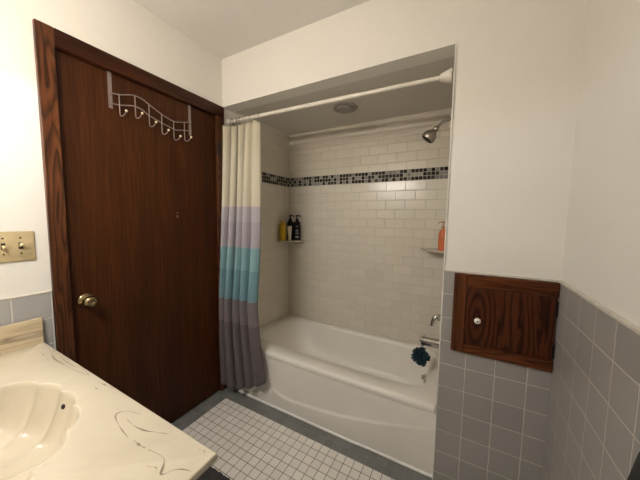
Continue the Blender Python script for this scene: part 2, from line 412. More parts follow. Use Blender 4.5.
bm = bmesh.new(); lathe(bm, [(.011, .27), (.011, .86)], 12, (0, -1.50, LZE+.013), 'x'); obj('lamp_tube', bm, emit('glowing_tube', LAMP_COL, LAMP), vl)
for x0 in (.24, .86):
    bm = bmesh.new(); box(bm, x0, x0+.03, YN+.012, -1.485, LZE-.003, LZE+.03, .003); obj('lamp_holder', bm, MAT['porcelain'], vl)

# ------------------------------------------------------------------ bathtub
tub = thing('bathtub', 'cream white enamelled bathtub built into the tiled alcove', 'bathtub', (.77, .375, 0))
X0, X1, Y0, Y1, ZR = AL+.001, XO-.001, 0.012, D-.001, .38
def tub_shell():
    bm = bmesh.new(); N = 120
    def rect(th):                      # point on the outer rectangle in direction th
        c, s = math.cos(th), math.sin(th); hx, hy = (X1-X0)/2, (Y1-Y0)/2
        k = min(hx/abs(c) if abs(c) > 1e-9 else 1e9, hy/abs(s) if abs(s) > 1e-9 else 1e9)
        return (X0+X1)/2+c*k, (Y0+Y1)/2+s*k
    ths = [2*PI*k/N for k in range(N)]
    hx, hy = (X1-X0)/2, (Y1-Y0)/2
    ca = math.atan2(hy, hx)
    for t0 in (ca, PI-ca, PI+ca, 2*PI-ca):
        k = min(range(N), key=lambda i: abs(ths[i]-t0)); ths[k] = t0
    rings = []
    def ring(x0, x1, y0, y1, n, z, tilt=0):
        r = []
        cx_, cy_, ax, ay = (x0+x1)/2, (y0+y1)/2, (x1-x0)/2, (y1-y0)/2
        for th in ths:
            px, py = rect(th); c, s = px-(X0+X1)/2, py-(Y0+Y1)/2
            c, s = c/hx, s/hy
            k = 1/((abs(c)**n+abs(s)**n)**(1/n))
            x, y = cx_+ax*c*k, cy_+ay*s*k
            front = max(0, min(1, (Y1-y)/(Y1-Y0)-.45))/.55
            if n < 12: y += .05*front*max(0, 1-(x-X0)/.62)          # the front ledge narrows away from the head end
            r.append(bm.verts.new((x, y, z - .040*max(0, (y-Y0-.05)/(Y1-Y0-.05)))))
        rings.append(r)
    ring(X0, X1, Y0+.0, Y1, 60, ZR-.05)
    ring(X0, X1, Y0-.008, Y1, 60, ZR-.028)
    ring(X0, X1, Y0-.006, Y1, 60, ZR-.014)
    ring(X0, X1, Y0+.004, Y1, 60, ZR-.003)
    ring(X0+.008, X1-.004, Y0+.018, Y1-.006, 40, ZR)
    ring(X0+.065, X1-.06, Y0+.104, Y1-.036, 7, ZR-.001)
    ring(X0+.080, X1-.070, Y0+.113, Y1-.046, 6.5, ZR-.008)
    ring(X0+.098, X1-.078, Y0+.118, Y1-.055, 6, ZR-.03)
    ring(X0+.15, X1-.09, Y0+.127, Y1-.066, 5.5, ZR-.10)
    ring(X0+.20, X1-.105, Y0+.137, Y1-.078, 5, ZR-.17)
    ring(X0+.26, X1-.125, Y0+.150, Y1-.095, 4.5, ZR-.24)
    ring(X0+.31, X1-.155, Y0+.17, Y1-.12, 4, ZR-.285)
    ring(X0+.40, X1-.22, Y0+.20, Y1-.17, 3.5, ZR-.305)
    ring(X0+.58, X1-.45, Y0+.28, Y1-.26, 3, ZR-.312)
    for i in range(len(rings)-1):
        for k in range(N):
            bm.faces.new((rings[i][k], rings[i][(k+1)%N], rings[i+1][(k+1)%N], rings[i+1][k]))
    bm.faces.new(rings[-1])
    return bm
obj('tub_basin', tub_shell(), MAT['enamel'], tub, smooth=True, auto=55)
def apron():
    bm = bmesh.new(); nx, nz = 110, 60; ridge = [(AL, .34), (.25, .25), (.34, .20), (.40, .156), (.47, .120), (.557, .096), (.64, .098), (.74, .107), (.86, .119), (.96, .131), (1.156, .171), (1.373, .227), (XO, .262)]
    def zr(x):
        for (xa, za), (xb, zb) in zip(ridge, ridge[1:]):
            if x <= xb: return za+(zb-za)*(x-xa)/(xb-xa)
        return ridge[-1][1]
    def sstep(t): t = max(0, min(1, t)); return t*t*(3-2*t)
    g = []
    for i in range(nx+1):
        x = X0+(X1-X0)*i/nx; col = []
        for j in range(nz+1):
            z = .0005+(ZR-.045)*j/nz
            below = sstep((zr(x)+.006-z)/.013)
            fade = 1-.75*sstep((x-1.0)/.45)
            y = .012 - .003*sstep((ZR-z)/.1) - .0095*below*fade
            col.append(bm.verts.new((x, y, z)))
        g.append(col)
    for i in range(nx):
        for j in range(nz): bm.faces.new((g[i][j], g[i+1][j], g[i+1][j+1], g[i][j+1]))
    # turned back so that the apron has thickness
    b = [[bm.verts.new((x, .045, z)) for z in (.0005, ZR-.045)] for x in (X0, X1)]
    bm.faces.new([g[i][nz] for i in range(nx+1)] + [b[1][1], b[0][1]]); bm.faces.new([g[i][0] for i in range(nx, -1, -1)] + [b[0][0], b[1][0]])
    bm.faces.new((b[0][0], b[0][1], b[1][1], b[1][0]))
    bm.faces.new([b[0][0], b[0][1]] + [g[0][j] for j in range(nz, -1, -1)]); bm.faces.new([b[1][1], b[1][0]] + [g[nx][j] for j in range(nz+1)])
    return bm
obj('apron', apron(), MAT['enamel'], tub, smooth=True, auto=50)
bm = bmesh.new(); tube(bm, [(X0+i*.1, -.003 if X0+i*.1 < 1.1 else .003, .0045) for i in range(15)] + [(X1-.002, .005, .0045)], .0078, 8); obj('caulk_bead', bm, MAT['caulk'], tub)
bm = bmesh.new(); lathe(bm, [(.034, .0), (.034, .004), (.028, .009), (0, .010)], 28, (0,0,0), 'x')
bmesh.ops.rotate(bm, verts=bm.verts, cent=(0,0,0), matrix=Matrix.Rotation(PI, 3, 'Z')); bmesh.ops.translate(bm, verts=bm.verts, vec=(1.398, .385, .288))
ov = obj('overflow_plate', bm, MAT['chrome'], tub, smooth=True, auto=40)
bm = bmesh.new(); box(bm, 1.372, 1.390, .380, .390, .283, .312, .003); obj('trip_lever', bm, MAT['chrome'], ov)
bm = bmesh.new(); lathe(bm, [(.032, .0685), (.030, .0725), (.014, .0715), (0, .0705)], 24, (1.13, .38, 0)); obj('drain', bm, MAT['chrome'], tub, smooth=True, auto=40)

# ------------------------------------------------------------------ plumbing fittings on the right alcove wall
sh = thing('wall_shower', 'brushed metal shower head on a bent arm high on the alcove wall', 'shower', (XO, .38, 1.90))
bm = bmesh.new(); lathe(bm, [(.028, 0), (.027, -.006), (.014, -.012), (.010, -.014)], 24, (XO, .38, 1.905), 'x'); obj('wall_flange', bm, MAT['nickel'], sh, smooth=True, auto=40)
arm = spline([(XO, .38, 1.905), (1.46, .38, 1.910), (1.43, .38, 1.905), (1.405, .38, 1.886), (1.385, .38, 1.866)], 24)
bm = bmesh.new(); tube(bm, arm, .0085, 12); obj('shower_arm', bm, MAT['nickel'], sh, smooth=True, auto=50)
def aimed(prof, org, direction, seg=28):
    bm = bmesh.new(); lathe(bm, prof, seg)
    q = Vector((0,0,1)).rotation_difference(Vector(direction).normalized())
    bmesh.ops.rotate(bm, verts=bm.verts, cent=(0,0,0), matrix=q.to_matrix()); bmesh.ops.translate(bm, verts=bm.verts, vec=org); return bm
dn = (-.62, -.12, -.78)
hd = obj('head', aimed([(.010, -.012), (.015, -.006), (.017, .006), (.013, .014), (.016, .020), (.032, .036), (.040, .052), (.041, .074), (.037, .080)], (1.388, .38, 1.869), dn), MAT['nickel'], sh, smooth=True, auto=40)
pf = Vector((1.388,.38,1.869)) + Vector(dn).normalized()*.0805
obj('spray_face', aimed([(0, .001), (.010, .002), (.012, .0), (.030, .0015), (.0355, -.001)], pf, dn), MAT['dark'], hd, smooth=True)
sp = thing('tub_spout', 'chrome tub spout jutting from the wall above the tub rim', 'faucet', (XO, .38, .55))
bm = bmesh.new(); lathe(bm, [(.034, 0), (.034, -.008), (.029, -.012), (.0275, -.10), (.0265, -.128), (.020, -.135), (0, -.136)], 24, (XO, .38, .548), 'x'); obj('spout_body', bm, MAT['chrome'], sp, smooth=True, auto=40)
bm = bmesh.new(); lathe(bm, [(.013, -.030), (.014, -.016), (.014, 0)], 16, (XO-.116, .38, .548)); obj('outlet', bm, MAT['chrome'], sp, smooth=True, auto=40)
bm = bmesh.new(); lathe(bm, [(.004, .018), (.004, .026), (.007, .028), (.007, .035), (0, .037)], 14, (XO-.112, .38, .548)); obj('diverter_knob', bm, MAT['chrome'], sp, smooth=True, auto=40)
lv = thing('shower_valve', 'chrome single lever tap above the tub spout', 'tap', (XO, .38, .715))
bm = bmesh.new(); lathe(bm, [(.075, 0), (.074, -.005), (.060, -.010), (.030, -.013), (.026, -.016)], 32, (XO, .38, .715), 'x'); obj('escutcheon', bm, MAT['chrome'], lv, smooth=True, auto=40)
bm = bmesh.new(); lathe(bm, [(.021, -.012), (.020, -.030), (.022, -.038), (.017, -.046), (0, -.048)], 24, (XO, .38, .715), 'x'); obj('valve_hub', bm, MAT['chrome'], lv, smooth=True, auto=40)
bm = bmesh.new(); tube(bm, spline([(XO-.036, .38, .715), (XO-.052, .379, .714), (XO-.064, .377, .700), (XO-.069, .375, .676), (XO-.072, .373, .655)], 18), .008, 12, radii=[.0125-.0002*i for i in range(19)]); obj('lever', bm, MAT['chrome'], lv, smooth=True, auto=50)

# loofah hanging on the spout
lf = thing('loofah', 'dark teal mesh loofah ball hanging from the tub spout', 'loofah', (1.374, .372, .47))
bm = bmesh.new(); c0 = Vector((1.366, .340, .456))
for k in range(210):
    d = Vector((random.gauss(0,1), random.gauss(0,1), random.gauss(0,1))).normalized()
    a = d.orthogonal().normalized(); b = d.cross(a); tw = random.uniform(0, PI); u = a*math.cos(tw)+b*math.sin(tw); v = d.cross(u)
    L = random.uniform(.036, .060); wd = random.uniform(.005, .012); pr = []
    for i in range(5):
        s = i/4; cc = c0 + d*(L*(.35+.65*s)) + u*(.004*math.sin(s*9+k))
        ww = wd*(.3+.9*s); wob = .005*math.sin(k*1.7+i*2.2)
        pr.append((bm.verts.new(cc+v*ww+u*wob), bm.verts.new(cc+u*.006*s), bm.verts.new(cc-v*ww-u*wob)))
    for p0, p1 in zip(pr, pr[1:]):
        bm.faces.new((p0[0], p0[1], p1[1], p1[0])); bm.faces.new((p0[1], p0[2], p1[2], p1[1]))
sph(bm, c0, .030, 2)
obj('mesh_ruffles', bm, MAT['loofah'], lf)
bm = bmesh.new(); loop = [(1.366, .350, .50), (1.370, .352, .545), (1.371, .360, .568), (1.372, .380, .5745), (1.371, .402, .566), (1.369, .404, .54), (1.367, .375, .505), (1.366, .350, .50)]
tube(bm, spline(loop, 40), .0016, 6); obj('hanging_cord', bm, MAT['cord'], lf)

# corner shelves and bottles
def corner_shelf(name, cx_, cy_, sx, L, z, label):
    bm = bmesh.new(); top = []; bot = []
    pts = [(0, 0), (L, 0)] + [(L*math.cos(t)*.0+L*(1-s)+.0, 0) for t, s in ()]
    for i in range(9):                                   # shallow curved front edge
        s = i/8; x = L*(1-s); y = L*s; bulge = .034*math.sin(PI*s); pts.append((x+bulge, y+bulge))
    pts = [pts[0]] + pts[2:]
    for (x, y) in pts:
        top.append(bm.verts.new((cx_+sx*x, cy_-y, z))); bot.append(bm.verts.new((cx_+sx*x*.97, cy_-y*.97, z-.013)))
    n = len(pts); bm.faces.new(top); bm.faces.new(bot[::-1])
    for i in range(n): bm.faces.new((top[i], top[(i+1)%n], bot[(i+1)%n], bot[i]))
    return tag(obj(name, bm, MAT['shelf']), label, 'shelf')
ZS = 1.110
corner_shelf('corner_shelf', AL, D, 1, .19, ZS, 'cream corner shelf holding black bottles below the mosaic band')
corner_shelf('corner_shelf', XO, D, -1, .21, ZS, 'cream corner shelf holding an orange bottle on the plumbing side')
def bottle(name, x, y, prof, mat, label, group=None):
    t = thing(name, label, 'bottle', (x, y, ZS), group)
    bm = bmesh.new(); lathe(bm, [(r, ZS+.0005+h) for r, h in prof], 28, (x, y, 0)); obj('bottle_body', bm, mat, t, smooth=True, auto=40); return t
PB = [(.029, 0), (.031, .004), (.031, .158), (.028, .172), (.015, .182), (.011, .186)]
def pump(t, x, y, h, mat, ang, s=1.0):
    bm = bmesh.new(); z = ZS+h
    lathe(bm, [(.013*s, z-.002), (.013*s, z+.016), (.006*s, z+.020), (.005*s, z+.040), (.012*s, z+.042), (.012*s, z+.052), (0, z+.054)], 18, (x, y, 0))
    dx, dy = math.cos(ang), math.sin(ang)
    tube(bm, [(x, y, z+.047), (x+dx*.018*s, y+dy*.018*s, z+.048), (x+dx*.032*s, y+dy*.032*s, z+.044), (x+dx*.037*s, y+dy*.037*s, z+.036)], .0048*s, 8)
    obj('pump_top', bm, mat, t, smooth=True, auto=40)
def text_strip(t, x, y, zs, wds):
    # rows of small printed text too fine to read in the photo: short pale bars on the front of the bottle
    a0 = math.atan2(-1.3653-y, 1.5562-x)
    for z, hgt, half, rr in zs:
        bm = bmesh.new(); n = 6; A = [bm.verts.new((x+rr*math.cos(a0+half*(2*i/n-1)), y+rr*math.sin(a0+half*(2*i/n-1)), ZS+z)) for i in range(n+1)]
        B = [bm.verts.new((v.co.x, v.co.y, v.co.z+hgt)) for v in A]
        for i in range(n): bm.faces.new((A[i], A[i+1], B[i+1], B[i]))
        obj('printed_label', bm, MAT['labelgrey'], t)
b1 = bottle('shampoo_bottle', .120, .676, PB, MAT['black'], 'black pump bottle partly hidden behind the pale tube'); pump(b1, .120, .676, .186, MAT['black'], .3)
b2 = bottle('shampoo_bottle', .186, .690, PB, MAT['black'], 'black pump bottle with pale printing at the right end of the shelf'); pump(b2, .186, .690, .186, MAT['black'], .5)
text_strip(b2, .186, .690, [(.028, .014, .55, .0314), (.062, .008, .5, .0314), (.078, .006, .45, .0314), (.092, .010, .4, .0314), (.130, .006, .45, .0314)], 0)
b3 = bottle('body_wash_bottle', .087, .600, [(.030, 0), (.032, .004), (.032, .140), (.027, .156), (.015, .163)], MAT['yellow'], 'golden yellow bottle at the left end of the corner shelf')
bm = bmesh.new(); lathe(bm, [(.015, ZS+.162), (.015, ZS+.178), (.012, ZS+.182), (0, ZS+.182)], 20, (.087, .600, 0)); obj('cap', bm, MAT['yellow'], b3, smooth=True, auto=40)
t4 = thing('lotion_tube', 'pale beige tube standing on its cap before the black bottles', 'tube', (.146, .628, ZS))
bm = bmesh.new(); rings = []
for h, rx, ry in [(.030, .015, .015), (.05, .0165, .015), (.09, .020, .011), (.128, .0225, .004), (.136, .0228, .0015)]:
    a0 = .95
    rings.append([bm.verts.new((.146+math.cos(a0)*rx*math.cos(q)-math.sin(a0)*ry*math.sin(q), .628+math.sin(a0)*rx*math.cos(q)+math.cos(a0)*ry*math.sin(q), ZS+h)) for q in [2*PI*k/24 for k in range(24)]])
for i in range(4):
    for k in range(24): bm.faces.new((rings[i][k], rings[i][(k+1)%24], rings[i+1][(k+1)%24], rings[i+1][k]))
bm.faces.new(rings[0]); bm.faces.new(rings[-1]); obj('tube_body', bm, MAT['beige'], t4, smooth=True, auto=50)
bm = bmesh.new(); lathe(bm, [(.0145, ZS+.0005), (.0155, ZS+.003), (.0155, ZS+.029), (.013, ZS+.0305)], 22, (.146, .628, 0)); obj('cap', bm, MAT['beige'], t4, smooth=True, auto=40)
b5 = bottle('soap_bottle', 1.440, .625, [(.026, 0), (.028, .004), (.028, .105), (.024, .130), (.014, .146), (.012, .150)], MAT['orange'], 'coral orange pump bottle on the corner shelf beside the wall edge')
pump(b5, 1.440, .625, .150, MAT['orangelid'], 3.6, .9)

# ceiling vent
cv = thing('ceiling_vent', 'round dull vent set in the low alcove ceiling', 'vent', (.782, .40, HH))
bm = bmesh.new(); lathe(bm, [(.090, HH-.0005), (.090, HH-.004), (.082, HH-.009), (.068, HH-.007), (.062, HH-.002)], 40, (.782, .40, 0), cap=False); obj('vent_ring', bm, MAT['vent'], cv, smooth=True)
bm = bmesh.new(); lathe(bm, [(.060, HH-.001), (.058, HH-.012), (.050, HH-.018), (.020, HH-.024), (0, HH-.025)], 40, (.782, .40, 0)); obj('vent_cone', bm, MAT['vent'], cv, smooth=True, auto=40)

# ------------------------------------------------------------------ curtain rod, curtain, hooks
ZRD = 2.0
def rz(x): return 2.018 - .021*x/1.47
rod = thing('curtain_rod', 'white tension shower rod across the alcove opening', 'curtain rod', (.74, .05, ZRD))
bm = bmesh.new(); tube(bm, [(.015, .05, rz(.015)), (1.02, .05, rz(1.02))], .0128, 16); obj('rod_tube', bm, MAT['rodwhite'], rod, smooth=True, auto=50)
bm = bmesh.new(); tube(bm, [(1.0, .05, rz(1.0)), (1.46, .05, rz(1.46))], .0108, 16); obj('inner_tube', bm, MAT['rodwhite'], rod, smooth=True, auto=50)
bm = bmesh.new(); lathe(bm, [(.0135, .9995), (.0137, 1.0005), (.0137, 1.012), (.0135, 1.013)], 16, (0, .05, rz(1.0)), 'x'); obj('rod_collar', bm, MAT['rodwhite'], rod)
bm = bmesh.new(); lathe(bm, [(.032, XO-.0125), (.032, XO-.018), (.028, XO-.030), (.018, XO-.060), (.013, XO-.066)], 24, (0, .05, rz(1.46)), 'x'); obj('end_flange', bm, MAT['rodwhite'], rod, smooth=True, auto=40)
bm = bmesh.new(); lathe(bm, [(.021, .0005), (.021, .020), (.017, .028), (.0135, .030)], 24, (0, .05, rz(0)), 'x'); obj('end_cap', bm, MAT['rodwhite'], rod, smooth=True, auto=40)

def curtain_mat():
    t = NT('striped_curtain_cloth'); t.xyz()
    at = t.n('ShaderNodeAttribute', attribute_name='drop'); f = at.outputs['Fac']
    cream, lav, lav2, aqua, teal, gry, gry2 = (.60,.555,.435), (.43,.395,.435), (.38,.345,.385), (.20,.345,.385), (.150,.275,.315), (.165,.140,.150), (.118,.098,.106)
    c = t.ramp(f, [(0, cream), (.298, lav), (.352, lav2), (.446, aqua), (.529, teal), (.640, gry), (.725, gry2)], 'CONSTANT')
    t.b.inputs['Sheen Weight'].default_value = .1
    wv = t.noise(t.scaled(300, 300, 900), 1.0, 2); t.bump(wv, .0004, .6)
    t.out(c, .75, spec=.2)
    # a little light comes through the cloth
    nt = t.t; tl = nt.nodes.new('ShaderNodeBsdfTranslucent'); nt.links.new(c, tl.inputs[0])
    mx = nt.nodes.new('ShaderNodeMixShader'); mx.inputs[0].default_value = .06
    nt.links.new(t.b.outputs[0], mx.inputs[1]); nt.links.new(tl.outputs[0], mx.inputs[2]); nt.links.new(mx.outputs[0], nt.nodes['Material Output'].inputs[0])
    return t.m
MAT['curtain'] = curtain_mat()
fold = [(.016, -.030), (.026, -.075), (.044, -.082), (.053, -.05), (.051, .0), (.049, .045), (.058, .062), (.068, .04), (.066, -.01), (.066, -.055), (.076, -.085), (.096, -.090), (.107, -.065), (.106, -.02), (.102, .05), (.106, .11), (.124, .115), (.136, .06), (.128, -.01),
        (.130, -.050), (.138, -.074), (.152, -.076), (.164, -.05), (.170, -.01), (.176, .02), (.184, -.01), (.192, -.060), (.205, -.082), (.222, -.066), (.236, -.022), (.250, -.044), (.272, -.078), (.292, -.066), (.310, -.034), (.304, -.010), (.290, .0)]
FX = [(a, b, 0) for a, b in fold]; NS = 300
plan = spline(FX, NS)
hem = [(.0, .085), (.15, .075), (.45, .085), (.62, .100), (.80, .135), (.93, .20), (1.0, .215)]
def lerp(tab, s):
    for (a, va), (b, vb) in zip(tab, tab[1:]):
        if s <= b: return va+(vb-va)*(s-a)/(b-a)
    return tab[-1][1]
bm = bmesh.new(); NTV = 90; grid = []; lay = bm.verts.layers.float.new('drop')
ZTOP = 1.976
for j in range(NTV+1):
    row = []
    for i, p in enumerate(plan):
        s = i/NS; hz = lerp(hem, s)
        pin = -.018*(.5-.5*math.cos(s*2*PI*11))               # the top edge sags between the hooks
        v = j/NTV; z = ZTOP+pin*(1-v)**6*.7 + (hz-ZTOP)*v
        u = (1.97-z)/1.9                                       # real drop below the rod
        yc = .060 - .072*min(1, u/.8) - .040*max(0, (u-.5)/.5)
        amp = .62 + .34*min(1, u*2.2); amp *= 1-.40*max(0, (u-.65)/.35)
        xs = 1 + .10*max(0, min(1, u*2.5)) + .44*max(0, (u-.66)/.34)**1.2
        x = .016 + (p.x-.016)*xs
        y = yc + (p.y+.01)*amp + .004*math.sin(7*u+s*20)
        y -= .058*max(0, 1-s/.13)*(1-v)**1.5
        if z < .47: y = min(y, -.030)
        elif z < .75: y = min(y, -.030 + (z-.47)*.32)
        if x < .024: y = min(y, y)
        x = max(x, .0225)
        vv = bm.verts.new((x, y, z)); vv[lay] = max(0, min(1, (1.976-z)/1.93)); row.append(vv)
    grid.append(row)
for j in range(NTV):
    for i in range(NS): bm.faces.new((grid[j][i], grid[j][i+1], grid[j+1][i+1], grid[j+1][i]))
cur = obj('shower_curtain', bm, MAT['curtain'], smooth=True)
tag(cur, 'cream, lavender, teal and grey banded shower curtain gathered beside the door', 'curtain')
md = cur.modifiers.new('cloth_thickness', 'SOLIDIFY'); md.thickness = .0012; md.offset = 0
hook_s = [0.03, .13, .22, .32, .42, .52, .63, .80, .965]
nl = len(hook_s)
for n, s in enumerate(hook_s):
    p = plan[int(s*NS)]; x = max(.036+n*.012, .016+(p.x-.016)*1.0); y = .060+(p.y+.01)*.62
    bm = bmesh.new(); z0 = rz(x)
    pts = [(x, y, ZTOP-.022), (x, y+.006, ZTOP-.012), (x, .05-.016, z0-.008), (x, .05-.0158, z0+.004), (x, .05-.008, z0+.0148), (x, .05+.006, z0+.0155), (x, .05+.0155, z0+.004), (x, .05+.014, z0-.012), (x, (y+.05)/2+.008, ZTOP-.004), (x, y+.003, ZTOP-.020)]
    tube(bm, spline(pts, 40), .0021, 6)
    o = obj('curtain_hook', bm, MAT['nickel'], smooth=True)
    lab = 'thin metal curtain hook looped over the white rod above the gathered folds'
    if n == nl-1: lab = 'rightmost thin metal curtain hook on the white rod'
    if n == nl-2: lab = 'second thin metal curtain hook from the curtain\'s open edge'
    tag(o, lab, 'hook', 'curtain hooks on the rod')

# ------------------------------------------------------------------ access hatch on the far wall
ah = thing('access_hatch', 'dark stained oak access hatch with small white knob on grey tiles', 'cabinet', (1.726, -.01, .71))
HX0, HX1, HZ0, HZ1 = 1.536, W-.0085, .711, 1.079
yb = -.0075
bm = bmesh.new(); box(bm, HX0, HX0+.052, yb-.020, yb, HZ0, HZ1, .003); obj('frame_stile', bm, MAT['panel_st'], ah)
bm = bmesh.new(); box(bm, HX0+.052, HX1, yb-.0198, yb, 1.022, HZ1, .003); obj('frame_rail', bm, MAT['panel_fr'], ah)
bm = bmesh.new(); box(bm, HX0+.052, HX1, yb-.0198, yb, HZ0, .757, .003); obj('frame_rail', bm, MAT['panel_fr'], ah)
bm = bmesh.new(); box(bm, HX0+.0535, HX1-.004, yb-.0185, yb, .7585, 1.0205, .0025); hd_ = obj('hatch_door', bm, MAT['panel'], ah)
bm = bmesh.new(); lathe(bm, [(.006, -.0185), (.006, -.026), (.0125, -.031), (.0135, -.037), (.011, -.0415), (0, -.0425)], 24, (1.636, yb, .877), 'y'); kn2 = obj('knob', bm, MAT['porcelain'], hd_, smooth=True)
bm = bmesh.new(); lathe(bm, [(.0032, -.0422), (.003, -.0440), (0, -.0443)], 12, (1.636, yb, .877), 'y'); obj('knob_screw', bm, MAT['dark'], kn2)
for z in (.80, .975):
    bm = bmesh.new(); lathe(bm, [(.0032, z-.030), (.0032, z+.030)], 12, (HX1-.004, yb-.021, 0)); box(bm, HX1-.009, HX1-.004, yb-.0200, yb-.0185, z-.027, z+.027); obj('hinge', bm, MAT['dark'], hd_)

# ------------------------------------------------------------------ light switch on the left wall
sw = thing('light_switch', 'brass double toggle light switch plate on the wall beside the door', 'light switch', (0, -1.045, 1.195))
bm = bmesh.new(); box(bm, .0002, .006, -1.1135, -.988, 1.134, 1.254, .003, 2); pl_ = obj('switch_plate', bm, MAT['plate'], sw, smooth=True, auto=30)
for y, upd in ((-1.028, 1), (-1.074, -1)):
    bm = bmesh.new(); box(bm, .0055, .0068, y-.006, y+.006, 1.183, 1.209, .0006); sl = obj('toggle_slot', bm, MAT['dark'], sw)
    bm = bmesh.new(); box(bm, .005, .022, y-.0042, y+.0042, 1.190, 1.202, .002)
    bmesh.ops.rotate(bm, verts=bm.verts, cent=(.006, y, 1.196), matrix=Matrix.Rotation(-.45*upd, 3, 'Y')); obj('toggle', bm, MAT['toggle'], sl)
    for z in (1.166, 1.228):
        bm = bmesh.new(); lathe(bm, [(.0033, .0055), (.0032, .0066), (0, .0072)], 12, (0, y, z), 'x'); obj('screw', bm, MAT['brass'], sw)

# ------------------------------------------------------------------ over-door hook rack
rk = thing('over_door_rack', 'wavy pinkish metal hook rack hung over the top of the door', 'hook rack', (0, -.48, 2.02))
yS = (-.690, -.262)
for y, zb in zip(yS, (1.852, 1.838)):
    bm = bmesh.new(); hw = .0085
    path = [(-.045, 1.985), (-.045, 2.0235), (-.0015, 2.0235), (-.0015, zb)]
    for (xa, za), (xb, zb2) in zip(path, path[1:]):
        box(bm, min(xa, xb)-.0009, max(xa, xb)+.0009, y-hw, y+hw, min(za, zb2)-.0009, max(za, zb2)+.0009)
    obj('strap', bm, MAT['satin'], rk)
up = [(-.702, 1.913), (-.66, 1.922), (-.597, 1.944), (-.555, 1.941), (-.524, 1.928), (-.456, 1.899), (-.40, 1.883), (-.365, 1.882), (-.316, 1.897), (-.266, 1.911)]
lo = [(-.702, 1.866), (-.66, 1.871), (-.597, 1.890), (-.555, 1.884), (-.524, 1.868), (-.456, 1.850), (-.40, 1.838), (-.365, 1.836), (-.316, 1.848), (-.266, 1.858)]
RX = .007; DYR, DZR = .009, .007
up = [(y+DYR, z+DZR) for y, z in up]; lo = [(y+DYR, z+DZR) for y, z in lo]
up_s = spline([(RX, y, z) for y, z in up], 60); lo_s = spline([(RX, y, z) for y, z in lo], 60)
for pts in (up_s, lo_s):
    bm = bmesh.new(); tube(bm, pts, .0032, 10); obj('rail', bm, MAT['satin'], rk, smooth=True, auto=50)
def zat(S, y): return min(S, key=lambda p: abs(p.y-y)).z
for y, zb in ((-.666, 1.812), (-.593, 1.826), (-.524, 1.804), (-.456, 1.782), (-.386, 1.768), (-.317, 1.780)):
    y += DYR; zb += DZR
    zt = zat(up_s, y)
    pts = spline([(RX+.004, y, zt), (RX+.004, y, zt-.05), (RX+.004, y, zb+.025), (RX+.007, y, zb+.008), (RX+.022, y, zb), (RX+.046, y, zb+.003), (RX+.064, y, zb+.016)], 36)
    bm = bmesh.new(); tube(bm, pts, .0026, 8); hk = obj('hook', bm, MAT['satin'], rk, smooth=True, auto=50)
    bm = bmesh.new(); sph(bm, (RX+.066, y, zb+.018), .0062, 2); bl = obj('ball_tip', bm, MAT['ball'], hk, smooth=True)

